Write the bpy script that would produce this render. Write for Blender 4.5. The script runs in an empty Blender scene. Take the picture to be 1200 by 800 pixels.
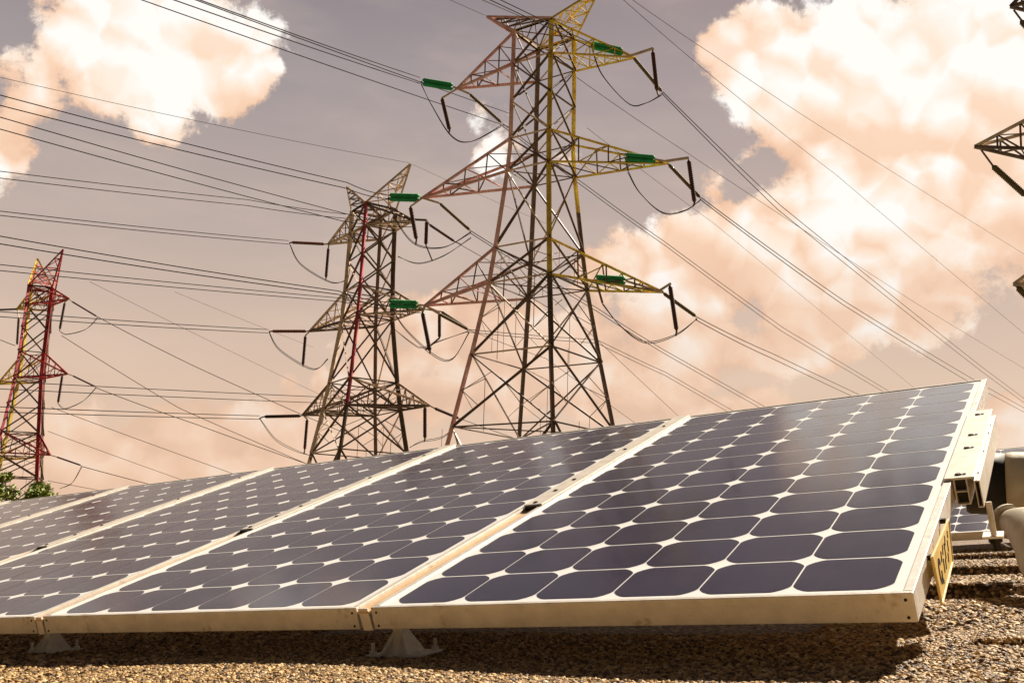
import bpy, bmesh, math, random
import numpy as np
from mathutils import Vector, Matrix
random.seed(7); np.random.seed(7)
RAD = math.radians
scene = bpy.context.scene
COL = scene.collection

# ---------------------------------------------------------------- camera frame
FPX = 1139.59                                   # focal length in photograph pixels (1200 wide)
CAM_H = 4.6                                     # camera height above the far terrain
R_PC = np.array([[0.85511346, 0.47886410, -0.19867092],
                 [-0.15630506, -0.12724936, -0.97947758],
                 [-0.49431740, 0.86861774, -0.03396376]])
T_PC = np.array([0.47048931, 0.30407686, 1.20195578])
up = np.array([(760-600)/FPX, (-5000-400)/FPX, 1.0]); up /= np.linalg.norm(up)
fw = np.array([0, 0, 1.0]); fw = fw-up*(fw@up); fw /= np.linalg.norm(fw)
rt = np.cross(fw, up)
if rt[0] < 0: rt = -rt
W = np.array([rt, fw, up])                      # camera axes (x right, y down, z forward) -> world
CAM = np.array([0, 0, CAM_H])

cam_data = bpy.data.cameras.new("camera")
cam = bpy.data.objects.new("camera", cam_data); COL.objects.link(cam)
cw = np.stack([W@np.array([1, 0, 0]), W@np.array([0, -1, 0]), W@np.array([0, 0, -1])], 1)
m4 = np.eye(4); m4[:3, :3] = cw; m4[:3, 3] = CAM
cam.matrix_world = Matrix(m4.tolist())
cam_data.sensor_width = 36; cam_data.lens = 36*FPX/1200
cam_data.clip_start = 0.02; cam_data.clip_end = 9000
scene.camera = cam

def px(x, y, D):
    """world point seen at photograph pixel (x, y) at horizontal forward distance D"""
    d = W@np.array([(x-600)/FPX, (y-400)/FPX, 1.0])
    return Vector((CAM+d*(D/d[1])).tolist())

# panel frame (x along the row, y up the slope, z normal to the glass) -> world
mp = np.eye(4); mp[:3, :3] = W@R_PC; mp[:3, 3] = W@T_PC+CAM
MP = Matrix(mp.tolist())
# gravel frame: the row is tilted 15.5 degrees against the gravel
TILT = RAD(15.5)
HG = 0.090
g_ = np.array([0, math.sin(TILT), math.cos(TILT)]); s_ = np.array([0, math.cos(TILT), -math.sin(TILT)])
mg = np.eye(4); mg[:3, 0] = [1, 0, 0]; mg[:3, 1] = s_; mg[:3, 2] = g_; mg[:3, 3] = -HG*g_
MG = MP@Matrix(mg.tolist())

# ---------------------------------------------------------------- light
SUN_PROFILE = 38.0
sv = np.array([0.26, math.cos(RAD(SUN_PROFILE)), math.sin(RAD(SUN_PROFILE))]); sv /= np.linalg.norm(sv)
sun_dir = (MG.to_3x3()@Vector(sv.tolist())).normalized()       # towards the sun
sun_el = math.asin(sun_dir.z); sun_az = math.atan2(sun_dir.x, sun_dir.y)
ld = bpy.data.lights.new("sun", 'SUN'); ld.energy = 5.0; ld.angle = RAD(0.5); ld.color = (1.0, 0.87, 0.71)
sun = bpy.data.objects.new("sun", ld); COL.objects.link(sun)
sun.rotation_euler = sun_dir.to_track_quat('Z', 'Y').to_euler(); sun.location = (0, 0, 60)

scene.view_settings.view_transform = 'Standard'
scene.view_settings.look = 'None'
scene.view_settings.gamma = 1.0
scene.view_settings.use_curve_mapping = False
scene.view_settings.exposure = 1.05

# ---------------------------------------------------------------- node helper
class NT:
    def __init__(self, tree): self.t = tree; self.n = tree.nodes; self.l = tree.links
    def node(self, typ, **kw):
        nd = self.n.new(typ)
        for k, v in kw.items(): setattr(nd, k, v)
        return nd
    def set(self, sock, v):
        if isinstance(v, bpy.types.NodeSocket): self.l.new(v, sock)
        else: sock.default_value = v
    def m(self, op, a, b=0.0, c=0.0, clamp=False):
        nd = self.n.new('ShaderNodeMath'); nd.operation = op; nd.use_clamp = clamp
        self.set(nd.inputs[0], a); self.set(nd.inputs[1], b)
        if len(nd.inputs) > 2: self.set(nd.inputs[2], c)
        return nd.outputs[0]
    def vm(self, op, a, b=(0, 0, 0), scale=None):
        nd = self.n.new('ShaderNodeVectorMath'); nd.operation = op
        self.set(nd.inputs[0], a)
        if scale is not None: self.set(nd.inputs['Scale'], scale)
        else: self.set(nd.inputs[1], b)
        return nd.outputs[0]
    def mix(self, f, a, b, blend='MIX'):
        nd = self.n.new('ShaderNodeMix'); nd.data_type = 'RGBA'; nd.blend_type = blend
        self.set(nd.inputs[0], f); self.set(nd.inputs[6], a); self.set(nd.inputs[7], b)
        return nd.outputs[2]
    def noise(self, vec, scale, detail=5, rough=0.5, dist=0.0):
        nd = self.n.new('ShaderNodeTexNoise')
        if vec is not None: self.set(nd.inputs['Vector'], vec)
        nd.inputs['Scale'].default_value = scale; nd.inputs['Detail'].default_value = detail
        nd.inputs['Roughness'].default_value = rough; nd.inputs['Distortion'].default_value = dist
        return nd.outputs['Fac']
    def voro(self, vec, scale, detail=0, feature='F1'):
        nd = self.n.new('ShaderNodeTexVoronoi'); nd.feature = feature
        self.set(nd.inputs['Vector'], vec); nd.inputs['Scale'].default_value = scale
        if 'Detail' in nd.inputs: nd.inputs['Detail'].default_value = detail
        return nd.outputs['Distance']
    def ramp(self, fac, stops, interp='LINEAR'):
        nd = self.n.new('ShaderNodeValToRGB'); cr = nd.color_ramp; cr.interpolation = interp
        while len(cr.elements) < len(stops): cr.elements.new(0.5)
        for e, (p, c) in zip(cr.elements, stops):
            e.position = p; e.color = (c[0], c[1], c[2], 1) if not isinstance(c, (int, float)) else (c, c, c, 1)
        self.set(nd.inputs[0], fac)
        return nd.outputs[0]
    def smooth(self, v, a, b):
        nd = self.n.new('ShaderNodeMapRange'); nd.interpolation_type = 'SMOOTHSTEP'
        self.set(nd.inputs[0], v); nd.inputs[1].default_value = a; nd.inputs[2].default_value = b
        return nd.outputs[0]

# ---------------------------------------------------------------- sky
world = bpy.data.worlds.new("World"); scene.world = world; world.use_nodes = True
world.node_tree.nodes.clear()
n = NT(world.node_tree)
tc = n.node('ShaderNodeTexCoord').outputs['Generated']
sep = n.node('ShaderNodeSeparateXYZ'); n.set(sep.inputs[0], tc)
az = n.m('ARCTAN2', sep.outputs[0], sep.outputs[1])
el = n.m('ARCSINE', sep.outputs[2])
CLOUDS = [  # where each cloud stands: photograph pixel of its centre, half widths, tilt, weight
    (190, 55, 150, 78, 0, 1.0), (90, 45, 70, 50, 0, .8), (8, 70, 42, 50, 0, .7), (270, 95, 75, 48, 0, .9), (160, 95, 80, 36, 0, .6),
    (588, 160, 95, 110, 0, -.14), (690, 168, 80, 40, 0, -.02),
    (905, 60, 80, 75, 0, 1.0), (1010, 70, 160, 110, 0, 1.1), (1130, 110, 170, 150, 0, 1.1), (1040, 200, 170, 120, 0, 1.1),
    (950, 270, 120, 90, 0, .9), (1160, 235, 130, 75, 0, .85), (870, 290, 120, 60, 0, .8), (775, 320, 100, 62, 0, .75), (1010, 340, 150, 75, 0, .8),
    (950, 390, 130, 45, 0, .6), (740, 395, 120, 70, 0, .6),
    (560, 420, 150, 75, 0, .75), (470, 450, 120, 60, 0, .75), (400, 490, 90, 55, 0, .7), (720, 450, 160, 55, 0, .6), (850, 470, 80, 32, 0, .5),
    (110, 520, 90, 48, 0, .6), (230, 505, 110, 45, 0, .6), (330, 505, 90, 50, 0, .65), (120, 570, 160, 50, 0, .6), (300, 560, 190, 50, 0, .7),
    (1190, 515, 40, 32, 0, .7), (1360, 230, 160, 110, 0, .8), (1280, -60, 260, 160, 0, .9), (-150, 120, 130, 80, 0, .8),
]
wv = n.node('ShaderNodeTexNoise'); n.set(wv.inputs['Vector'], tc); wv.inputs['Scale'].default_value = 4.0; wv.inputs['Detail'].default_value = 3
warp = n.vm('SCALE', n.vm('SUBTRACT', wv.outputs['Color'], (.5, .5, .5)), scale=0.10)
wsep = n.node('ShaderNodeSeparateXYZ'); n.set(wsep.inputs[0], warp)
az2 = n.m('ADD', az, wsep.outputs[0]); el2 = n.m('ADD', el, wsep.outputs[2])
def blobs(a, e):
    dens = -1.0
    for (x, y, rx, ry, ang, wgt) in CLOUDS:
        d = W@np.array([(x-600)/FPX, (y-400)/FPX, 1.0]); d /= np.linalg.norm(d)
        a0 = math.atan2(d[0], d[1]); e0 = math.asin(d[2])
        ra = rx/FPX*1.0/max(.3, math.cos(e0)); re = ry/FPX
        u = n.m('MULTIPLY', n.m('SUBTRACT', a, a0), 1/ra); v = n.m('MULTIPLY', n.m('SUBTRACT', e, e0), 1/re)
        q = n.m('ADD', n.m('MULTIPLY', u, u), n.m('MULTIPLY', v, v))
        val = n.m('MULTIPLY', n.m('SUBTRACT', 1.0, q), wgt) if wgt > .4 else n.m('SUBTRACT', wgt, q)
        dens = val if isinstance(dens, float) else n.m('SMOOTH_MAX', dens, val, 0.25)
    return dens
base = n.m('MAXIMUM', blobs(az2, el2), -1.3)
# clouds outside the camera's view: a generic broken cover, so the light is right all round
away = n.smooth(n.noise(tc, 2.2, 4, .5), .5, .62)
out_of_view = n.smooth(sep.outputs[1], .72, .45)
base = n.m('ADD', base, n.m('MULTIPLY', n.m('MULTIPLY', away, out_of_view), 1.6))
def billow(vec):
    f = n.noise(vec, 7.0, 6, .58)
    b1 = n.m('SUBTRACT', .55, n.voro(vec, 15.0)); b2 = n.m('SUBTRACT', .5, n.voro(vec, 38.0))
    s = n.m('MULTIPLY', n.m('SUBTRACT', f, .5), 2.2)
    s = n.m('ADD', s, n.m('MULTIPLY', b1, .75)); return n.m('ADD', s, n.m('MULTIPLY', b2, .35))
def soft(vec):
    v1 = n.voro(vec, 11.0); v2 = n.voro(vec, 26.0)
    a = n.m('MULTIPLY', n.m('MULTIPLY', v1, v1), -1.5); b_ = n.m('MULTIPLY', n.m('MULTIPLY', v2, v2), -.7)
    return n.m('ADD', n.m('ADD', a, b_), n.m('MULTIPLY', n.noise(vec, 9.0, 4, .5), .9))
wq = n.vm('ADD', tc, n.vm('SCALE', n.vm('SUBTRACT', wv.outputs['Color'], (.5, .5, .5)), scale=.05))
bl = billow(wq)
dens = n.m('ADD', base, n.m('MULTIPLY', bl, .95))
fr = n.m('MULTIPLY', n.m('SUBTRACT', n.noise(wq, 26.0, 7, .70), .5), 1.5)
dens = n.m('ADD', dens, fr)
cover = n.m('MULTIPLY', n.smooth(dens, .02, .32), n.m('ADD', .55, n.m('MULTIPLY', n.smooth(el, .12, .34), .45)))
wfine = n.node('ShaderNodeTexNoise'); n.set(wfine.inputs['Vector'], tc); wfine.inputs['Scale'].default_value = 16.0; wfine.inputs['Detail'].default_value = 4
sv_ = n.vm('ADD', wq, n.vm('SCALE', n.vm('SUBTRACT', wfine.outputs['Color'], (.5, .5, .5)), scale=.045))
relief = n.m('MINIMUM', n.m('MAXIMUM', n.m('SUBTRACT', soft(sv_), soft(n.vm('ADD', sv_, (.010, 0, .022)))), -.4), .4)
lit = n.m('ADD', n.m('ADD', n.m('MULTIPLY', relief, .80), n.m('MULTIPLY', n.noise(wq, 3.4, 2, .45), 1.1)), -.06)
lit = n.m('ADD', lit, n.m('MULTIPLY', n.smooth(el, .18, .50), .52))
lit = n.m('ADD', lit, n.m('MULTIPLY', n.smooth(dens, .75, .0), -.30))
lit = n.m('SUBTRACT', lit, n.m('MULTIPLY', n.smooth(el, .20, .0), .30))
cloudc = n.ramp(lit, [(0.0, (.76, .49, .34)), (.22, (.87, .56, .385)), (.48, (.95, .67, .49)), (.74, (.99, .82, .68)), (.98, (1.01, .96, .91))])
grad = n.ramp(n.m('MULTIPLY', el, 1/1.2), [(0.0, (.94, .65, .46)), (.14, (.76, .565, .44)), (.25, (.56, .455, .405)), (.38, (.385, .335, .345)), (.52, (.225, .200, .235)), (1.0, (.08, .08, .13))])
sky = n.node('ShaderNodeTexSky'); sky.sky_type = 'NISHITA'; sky.sun_disc = False
sky.sun_elevation = sun_el; sky.sun_rotation = sun_az; sky.dust_density = 3.0; sky.air_density = 1.0
skyt = n.vm('MINIMUM', n.mix(1.0, sky.outputs[0], (.085, .050, .032, 1), 'MULTIPLY'), (.55, .42, .33))
airc = n.mix(.15, grad, skyt)
# thin haze streaks over the open sky
hz = n.smooth(n.noise(n.vm('MULTIPLY', tc, (1, 1, 3.2)), 4.5, 6, .55), .42, .75)
airc = n.mix(n.m('MULTIPLY', hz, .22), airc, (.85, .66, .52, 1))
col = n.mix(cover, airc, cloudc)
# the exposure is set for the shaded metal, so the sky itself is scaled to it; overhead and behind the camera it is dimmed to deepen the shadows
gain = n.m('ADD', .50, n.m('MULTIPLY', n.smooth(sep.outputs[2], .58, .82), -.36))
gain = n.m('MAXIMUM', .07, n.m('ADD', gain, n.m('MULTIPLY', n.smooth(sep.outputs[1], .68, .15), -.43)))
col = n.vm('SCALE', col, scale=gain)
bg = n.node('ShaderNodeBackground'); n.set(bg.inputs[0], n.mix(1.0, col, (10, 10, 10, 1), 'MULTIPLY'))
bg.inputs[1].default_value = 0.10
wo = n.node('ShaderNodeOutputWorld'); n.l.new(bg.outputs[0], wo.inputs[0])

# ---------------------------------------------------------------- materials
MATS = {}
def mat(name, base, rough=.6, metal=0.0, var=.15, scale=8.0, bump=0.0, bscale=60.0, coat=0.0, dirt=None, coatr=.1, spec=.5):
    if name in MATS: return MATS[name]
    mt = bpy.data.materials.new(name); mt.use_nodes = True
    k = NT(mt.node_tree); p = mt.node_tree.nodes['Principled BSDF']
    t = k.node('ShaderNodeTexCoord').outputs['Object']
    nz = k.noise(t, scale, 6, .6)
    lo = tuple(c*(1-var) for c in base)+(1,); hi = tuple(min(1, c*(1+var)) for c in base)+(1,)
    c = k.mix(k.smooth(nz, .3, .7), lo, hi)
    if dirt:
        dn = k.smooth(k.noise(t, dirt[1], 8, .65), dirt[2], dirt[2]+.12)
        c = k.mix(dn, c, tuple(dirt[0])+(1,))
    k.set(p.inputs['Base Color'], c)
    k.set(p.inputs['Roughness'], k.m('ADD', rough-.08, k.m('MULTIPLY', nz, .16)))
    p.inputs['Metallic'].default_value = metal
    p.inputs['Specular IOR Level'].default_value = spec
    p.inputs['Coat Weight'].default_value = coat; p.inputs['Coat Roughness'].default_value = coatr
    if bump:
        b = k.node('ShaderNodeBump'); b.inputs['Strength'].default_value = bump; b.inputs['Distance'].default_value = .002
        k.set(b.inputs['Height'], k.noise(t, bscale, 5, .6)); k.l.new(b.outputs[0], p.inputs['Normal'])
    MATS[name] = mt; return mt

M_frame = mat('anodised_aluminium', (.74, .70, .63), .45, .25, .10, 30, .3, 220, dirt=((.46, .38, .28), 14, .56))
M_back = mat('white_backsheet', (.92, .92, .90), .4, 0, .03, 12, coat=.3, coatr=.3)
M_rail = mat('galvanised_rail', (.72, .66, .57), .5, .25, .10, 25, .2, 120)
M_orange = mat('ochre_rail_floor', (.70, .46, .24), .55, .1, .12, 18, .15, 90)
M_bolt = mat('dark_bolt_steel', (.03, .025, .02), .5, .6, .2, 60)
M_cast = mat('weathered_zinc', (.90, .88, .82), .6, 0, .12, 40, .5, 150, dirt=((.30, .23, .15), 22, .62))
M_black = mat('black_rubber', (.012, .011, .010), .6, 0, .2, 30)

def cell_material():
    mt = bpy.data.materials.new('monocrystalline_cell'); mt.use_nodes = True
    k = NT(mt.node_tree); p = mt.node_tree.nodes['Principled BSDF']
    t = k.node('ShaderNodeTexCoord').outputs['Object']
    nz = k.noise(t, 3.0, 5, .6); fine = k.noise(k.vm('MULTIPLY', t, (1, 5, 1)), 90, 6, .65)
    c = k.mix(k.smooth(nz, .3, .7), (.007, .0063, .026, 1), (.012, .0105, .037, 1))
    ci = k.vm('FLOOR', k.vm('SCALE', k.vm('ADD', t, (1.305, 0, 0)), scale=1/.1305)); wn = k.node('ShaderNodeTexWhiteNoise'); k.set(wn.inputs['Vector'], ci)
    c = k.mix(k.m('MULTIPLY', wn.outputs['Value'], .45), c, (.020, .017, .044, 1))
    c = k.mix(k.m('MULTIPLY', k.smooth(fine, .42, .75), .6), c, (.024, .018, .034, 1))
    s = k.node('ShaderNodeSeparateXYZ'); k.set(s.inputs[0], t)
    # two thin silver ribbons on each cell, running up the slope
    fx = k.m('FRACT', k.m('MULTIPLY', k.m('ADD', s.outputs[0], 1.305), 1/.1305))
    r1 = k.m('LESS_THAN', k.m('ABSOLUTE', k.m('SUBTRACT', fx, .27)), .0055); r2 = k.m('LESS_THAN', k.m('ABSOLUTE', k.m('SUBTRACT', fx, .73)), .0055)
    c = k.mix(k.m('MULTIPLY', k.m('MAXIMUM', r1, r2), .10), c, (.16, .13, .13, 1))
    # dust film on the glass
    du = k.smooth(k.noise(t, 6, 8, .7), .40, .85)
    c = k.mix(k.m('MULTIPLY', du, .022), c, (.45, .36, .28, 1))
    k.set(p.inputs['Base Color'], c)
    k.set(p.inputs['Roughness'], .7)
    p.inputs['Specular IOR Level'].default_value = .02
    p.inputs['Coat Weight'].default_value = 1.0; p.inputs['Coat IOR'].default_value = 1.33
    k.set(p.inputs['Coat Roughness'], k.m('ADD', .10, k.m('MULTIPLY', du, .12)))
    b = k.node('ShaderNodeBump'); b.inputs['Strength'].default_value = .12; b.inputs['Distance'].default_value = .001
    k.set(b.inputs['Height'], k.noise(t, 60, 5, .6)); k.l.new(b.outputs[0], p.inputs['Normal'])
    return mt
M_cell = cell_material()

# ---------------------------------------------------------------- object helpers
def tag(o, label=None, cat=None, group=None, kind=None):
    if label: o['label'] = label
    if cat: o['category'] = cat
    if group: o['group'] = group
    if kind: o['kind'] = kind
    return o
def empty(name, mw):
    o = bpy.data.objects.new(name, None); COL.objects.link(o)
    o.matrix_world = mw if isinstance(mw, Matrix) else Matrix.Translation(mw)
    o.empty_display_size = .1
    return o
class MB:
    def __init__(self): self.v = []; self.f = []; self.mi = []
    def add(self, vs, fs, mi=0):
        o = len(self.v); self.v += [tuple(v) for v in vs]; self.f += [tuple(i+o for i in f) for f in fs]; self.mi += [mi]*len(fs)
    def box(self, x0, x1, y0, y1, z0, z1, mi=0):
        vs = [(x0, y0, z0), (x1, y0, z0), (x1, y1, z0), (x0, y1, z0), (x0, y0, z1), (x1, y0, z1), (x1, y1, z1), (x0, y1, z1)]
        self.add(vs, [(0, 3, 2, 1), (4, 5, 6, 7), (0, 1, 5, 4), (1, 2, 6, 5), (2, 3, 7, 6), (3, 0, 4, 7)], mi)
    def prism(self, pts, z0, z1, mi=0):
        k = len(pts)
        self.add([(p[0], p[1], z0) for p in pts]+[(p[0], p[1], z1) for p in pts],
                 [tuple(range(k-1, -1, -1)), tuple(range(k, 2*k))]+[(i, (i+1) % k, (i+1) % k+k, i+k) for i in range(k)], mi)
    def bar(self, p, q, w, t=None, up=None, mi=0):
        """steel angle: two thin flats at right angles along p-q; t None gives a plain square bar"""
        p = Vector(p); q = Vector(q); d = q-p
        if d.length < 1e-6: return
        d.normalize(); u = Vector(up) if up is not None else Vector((0, 0, 1))
        if abs(d.dot(u)) > .97: u = Vector((1, .3, 0))
        a = d.cross(u).normalized(); b = a.cross(d).normalized()
        def slab(a0, a1, b0, b1):
            vs = []
            for e in (p, q):
                vs += [e+a*a0+b*b0, e+a*a1+b*b0, e+a*a1+b*b1, e+a*a0+b*b1]
            self.add(vs, [(0, 3, 2, 1), (4, 5, 6, 7), (0, 1, 5, 4), (1, 2, 6, 5), (2, 3, 7, 6), (3, 0, 4, 7)], mi)
        h = w/2
        if t is None: slab(-h, h, -h, h)
        else:
            slab(-h, h, -h, -h+t); slab(-h, -h+t, -h+t, h)
    def revolve(self, p, q, prof, seg=10, mi=0):
        """prof: (fraction along p-q, radius) pairs"""
        p = Vector(p); q = Vector(q); d = q-p; L = d.length; d.normalize()
        u = Vector((0, 0, 1)) if abs(d.z) < .9 else Vector((1, 0, 0))
        a = d.cross(u).normalized(); b = a.cross(d)
        vs = []; fs = []
        for (t, r) in prof:
            for i in range(seg):
                th = 2*math.pi*i/seg; vs.append(p+d*(L*t)+(a*math.cos(th)+b*math.sin(th))*max(r, 1e-5))
        for j in range(len(prof)-1):
            for i in range(seg):
                fs.append((j*seg+i, j*seg+(i+1) % seg, (j+1)*seg+(i+1) % seg, (j+1)*seg+i))
        fs.append(tuple(range(seg-1, -1, -1))); fs.append(tuple((len(prof)-1)*seg+i for i in range(seg)))
        self.add(vs, fs, mi)
    def tube(self, pts, r, seg=6, mi=0):
        pts = [Vector(p) for p in pts]; vs = []; fs = []
        for i, c in enumerate(pts):
            d = (pts[min(i+1, len(pts)-1)]-pts[max(i-1, 0)]).normalized()
            u = Vector((0, 0, 1)) if abs(d.z) < .95 else Vector((1, 0, 0))
            a = d.cross(u).normalized(); b = a.cross(d)
            rr = r[i] if isinstance(r, (list, tuple)) else r
            for j in range(seg):
                th = 2*math.pi*j/seg; vs.append(c+(a*math.cos(th)+b*math.sin(th))*rr)
        for i in range(len(pts)-1):
            for j in range(seg):
                fs.append((i*seg+j, i*seg+(j+1) % seg, (i+1)*seg+(j+1) % seg, (i+1)*seg+j))
        fs.append(tuple(range(seg-1, -1, -1))); fs.append(tuple((len(pts)-1)*seg+j for j in range(seg)))
        self.add(vs, fs, mi)
    def build(self, name, mats, parent=None, mw=None, smooth=False, bevel=0.0):
        me = bpy.data.meshes.new(name); me.from_pydata(self.v, [], self.f)
        if not isinstance(mats, (list, tuple)): mats = [mats]
        for m_ in mats: me.materials.append(m_)
        me.polygons.foreach_set('material_index', self.mi)
        if smooth: me.polygons.foreach_set('use_smooth', [True]*len(self.f))
        me.update()
        o = bpy.data.objects.new(name, me); COL.objects.link(o)
        if parent is not None: o.parent = parent
        if mw is not None: o.matrix_world = mw
        if bevel:
            bv = o.modifiers.new('bevel', 'BEVEL'); bv.width = bevel; bv.segments = 2; bv.limit_method = 'ANGLE'
        return o
def copy_tree(o, parent=None):
    c = o.copy(); COL.objects.link(c); c.parent = parent
    for ch in list(o.children): copy_tree(ch, c)
    return c

# ---------------------------------------------------------------- terrain and gravel roof
def terrain():
    b = MB(); S = 4500
    b.add([(-S, -S, 0), (S, -S, 0), (S, S, 0), (-S, S, 0)], [(0, 1, 2, 3)])
    mt = mat('dry_grass_ground', (.10, .085, .045), .9, 0, .35, .05)
    tag(b.build('ground', mt), 'dry grassland under the pylons, hidden behind the panels', None, None, 'structure')
terrain()

SHADE_GROOVES = [  # added grooves whose shaded far walls imitate cast shadow bands: near lip, far lip, right end, depth
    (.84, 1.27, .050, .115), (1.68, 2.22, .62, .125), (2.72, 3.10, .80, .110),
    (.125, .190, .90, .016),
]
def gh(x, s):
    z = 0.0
    for i, (s0, s1, xe, dp) in enumerate(SHADE_GROOVES):
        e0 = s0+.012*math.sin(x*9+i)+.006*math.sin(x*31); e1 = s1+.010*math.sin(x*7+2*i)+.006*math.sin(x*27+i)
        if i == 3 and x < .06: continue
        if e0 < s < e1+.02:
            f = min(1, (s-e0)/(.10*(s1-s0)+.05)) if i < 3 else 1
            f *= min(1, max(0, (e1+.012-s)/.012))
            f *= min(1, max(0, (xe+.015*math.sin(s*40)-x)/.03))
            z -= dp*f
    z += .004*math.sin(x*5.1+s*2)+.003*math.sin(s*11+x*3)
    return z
def gravel_material():
    mt = bpy.data.materials.new('pea_gravel_bed'); mt.use_nodes = True
    k = NT(mt.node_tree); p = mt.node_tree.nodes['Principled BSDF']
    t = k.node('ShaderNodeTexCoord').outputs['Object']
    v = k.node('ShaderNodeTexVoronoi'); k.set(v.inputs['Vector'], t); v.inputs['Scale'].default_value = 110
    w = k.node('ShaderNodeTexWhiteNoise'); k.set(w.inputs['Vector'], v.outputs['Position'])
    c = k.ramp(w.outputs['Value'], [(0, (.09, .05, .022)), (.35, (.20, .115, .05)), (.7, (.33, .21, .10)), (.92, (.48, .34, .19)), (1, (.6, .48, .33))])
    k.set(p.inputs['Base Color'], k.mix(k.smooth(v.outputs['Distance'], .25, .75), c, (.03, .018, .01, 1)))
    p.inputs['Roughness'].default_value = .85
    b = k.node('ShaderNodeBump'); b.inputs['Strength'].default_value = 1; b.inputs['Distance'].default_value = .006
    k.set(b.inputs['Height'], k.m('SUBTRACT', 1.0, v.outputs['Distance'])); k.l.new(b.outputs[0], p.inputs['Normal'])
    return mt
M_gravel = gravel_material()
def gravel_roof():
    xs = list(np.linspace(-22, -3, 12))+list(np.arange(-2.9, -.3, .06))+list(np.arange(-.3, 1.2, .012))+list(np.linspace(1.25, 14, 20))
    ss = [-6, -3, -1.5, -1, -.7]+list(np.arange(-.5, 3.0, .008))+list(np.arange(3.0, 4.4, .05))+list(np.linspace(4.5, 16, 12))
    nx, ns = len(xs), len(ss)
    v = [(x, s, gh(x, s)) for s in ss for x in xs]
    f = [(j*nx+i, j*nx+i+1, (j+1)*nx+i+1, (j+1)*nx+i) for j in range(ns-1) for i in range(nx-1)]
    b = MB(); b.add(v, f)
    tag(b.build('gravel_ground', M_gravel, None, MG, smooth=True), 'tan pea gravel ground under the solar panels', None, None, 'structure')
    # the deck carrying the gravel
    b = MB(); b.box(-22, 14, -6, 16, -.45, -.13)
    tag(b.build('roof_deck', mat('concrete_deck', (.32, .29, .25), .85, 0, .15, 2), None, MG), 'concrete deck under the gravel', None, None, 'structure')
gravel_roof()
def deck_building():
    b = MB()
    # walls carrying the deck down to the terrain
    c = [MG@Vector(p) for p in ((-21.5, -5.5, -.46), (13.5, -5.5, -.46), (13.5, 15.5, -.46), (-21.5, 15.5, -.46))]
    vs = [tuple(p) for p in c]+[(p.x, p.y, -.2) for p in c]
    b.add(vs, [(0, 1, 5, 4), (1, 2, 6, 5), (2, 3, 7, 6), (3, 0, 4, 7)])
    o = b.build('wall', mat('concrete_deck', (.32, .29, .25)))
    tag(o, 'concrete walls carrying the gravel deck', 'wall', None, 'structure')
deck_building()

def pebbles():
    # a few stone shapes
    pc = bpy.data.collections.new('pebble_shapes')
    for i in range(5):
        bm = bmesh.new(); bmesh.ops.create_icosphere(bm, subdivisions=2 if i < 2 else 1, radius=1.0)
        for v in bm.verts:
            r = 1+random.uniform(-.22, .22); v.co = Vector((v.co.x*r*1.15, v.co.y*r*.85, v.co.z*r*.62))
        me = bpy.data.meshes.new('pebble'); bm.to_mesh(me); bm.free(); me.materials.append(M_pebble)
        o = bpy.data.objects.new('pebble', me); pc.objects.link(o)
    pts = []; scl = []
    def zone(x0, x1, s0, s1, sp, r):
        nn = int((x1-x0)*(s1-s0)/(sp*sp)); X = np.random.uniform(x0, x1, nn); S = np.random.uniform(s0, s1, nn)
        for x, s in zip(X, S):
            if any(abs(x-fx) < .072 and -.05 < s-fs < .065 for fx, fs in ((-.812, .060), (-1.80, .085))): continue
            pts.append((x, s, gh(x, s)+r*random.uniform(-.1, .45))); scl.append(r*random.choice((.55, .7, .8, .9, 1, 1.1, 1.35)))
    zone(-1.3, .50, -.50, .34, .0042, .0036)
    zone(-3.0, -1.3, -.35, .6, .0070, .0052)
    zone(-.20, .60, .34, 1.25, .0068, .0052)
    zone(-.45, .80, 1.25, 3.6, .0085, .0060)
    me = bpy.data.meshes.new('gravel'); me.from_pydata(pts, [], [])
    a = me.attributes.new('size', 'FLOAT', 'POINT'); a.data.foreach_set('value', scl)
    o = bpy.data.objects.new('gravel', me); COL.objects.link(o); o.matrix_world = MG
    tag(o, 'loose tan and brown pebbles covering the ground', None, None, 'stuff')
    ng = bpy.data.node_groups.new('scatter', 'GeometryNodeTree')
    ng.interface.new_socket('Geometry', in_out='INPUT', socket_type='NodeSocketGeometry')
    ng.interface.new_socket('Geometry', in_out='OUTPUT', socket_type='NodeSocketGeometry')
    gi = ng.nodes.new('NodeGroupInput'); go = ng.nodes.new('NodeGroupOutput')
    ci = ng.nodes.new('GeometryNodeCollectionInfo'); ci.inputs['Collection'].default_value = pc; ci.inputs['Separate Children'].default_value = True
    ip = ng.nodes.new('GeometryNodeInstanceOnPoints'); ip.inputs['Pick Instance'].default_value = True
    rv = ng.nodes.new('FunctionNodeRandomValue'); rv.data_type = 'FLOAT_VECTOR'
    rv.inputs['Min'].default_value = (-.6, -.6, 0); rv.inputs['Max'].default_value = (.6, .6, 6.28)
    at = ng.nodes.new('GeometryNodeInputNamedAttribute'); at.data_type = 'FLOAT'; at.inputs['Name'].default_value = 'size'
    L = ng.links.new
    L(gi.outputs[0], ip.inputs['Points']); L(ci.outputs[0], ip.inputs['Instance']); L(rv.outputs[0], ip.inputs['Rotation'])
    L(at.outputs[0], ip.inputs['Scale']); L(ip.outputs[0], go.inputs[0])
    md = o.modifiers.new('scatter', 'NODES'); md.node_group = ng
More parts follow.
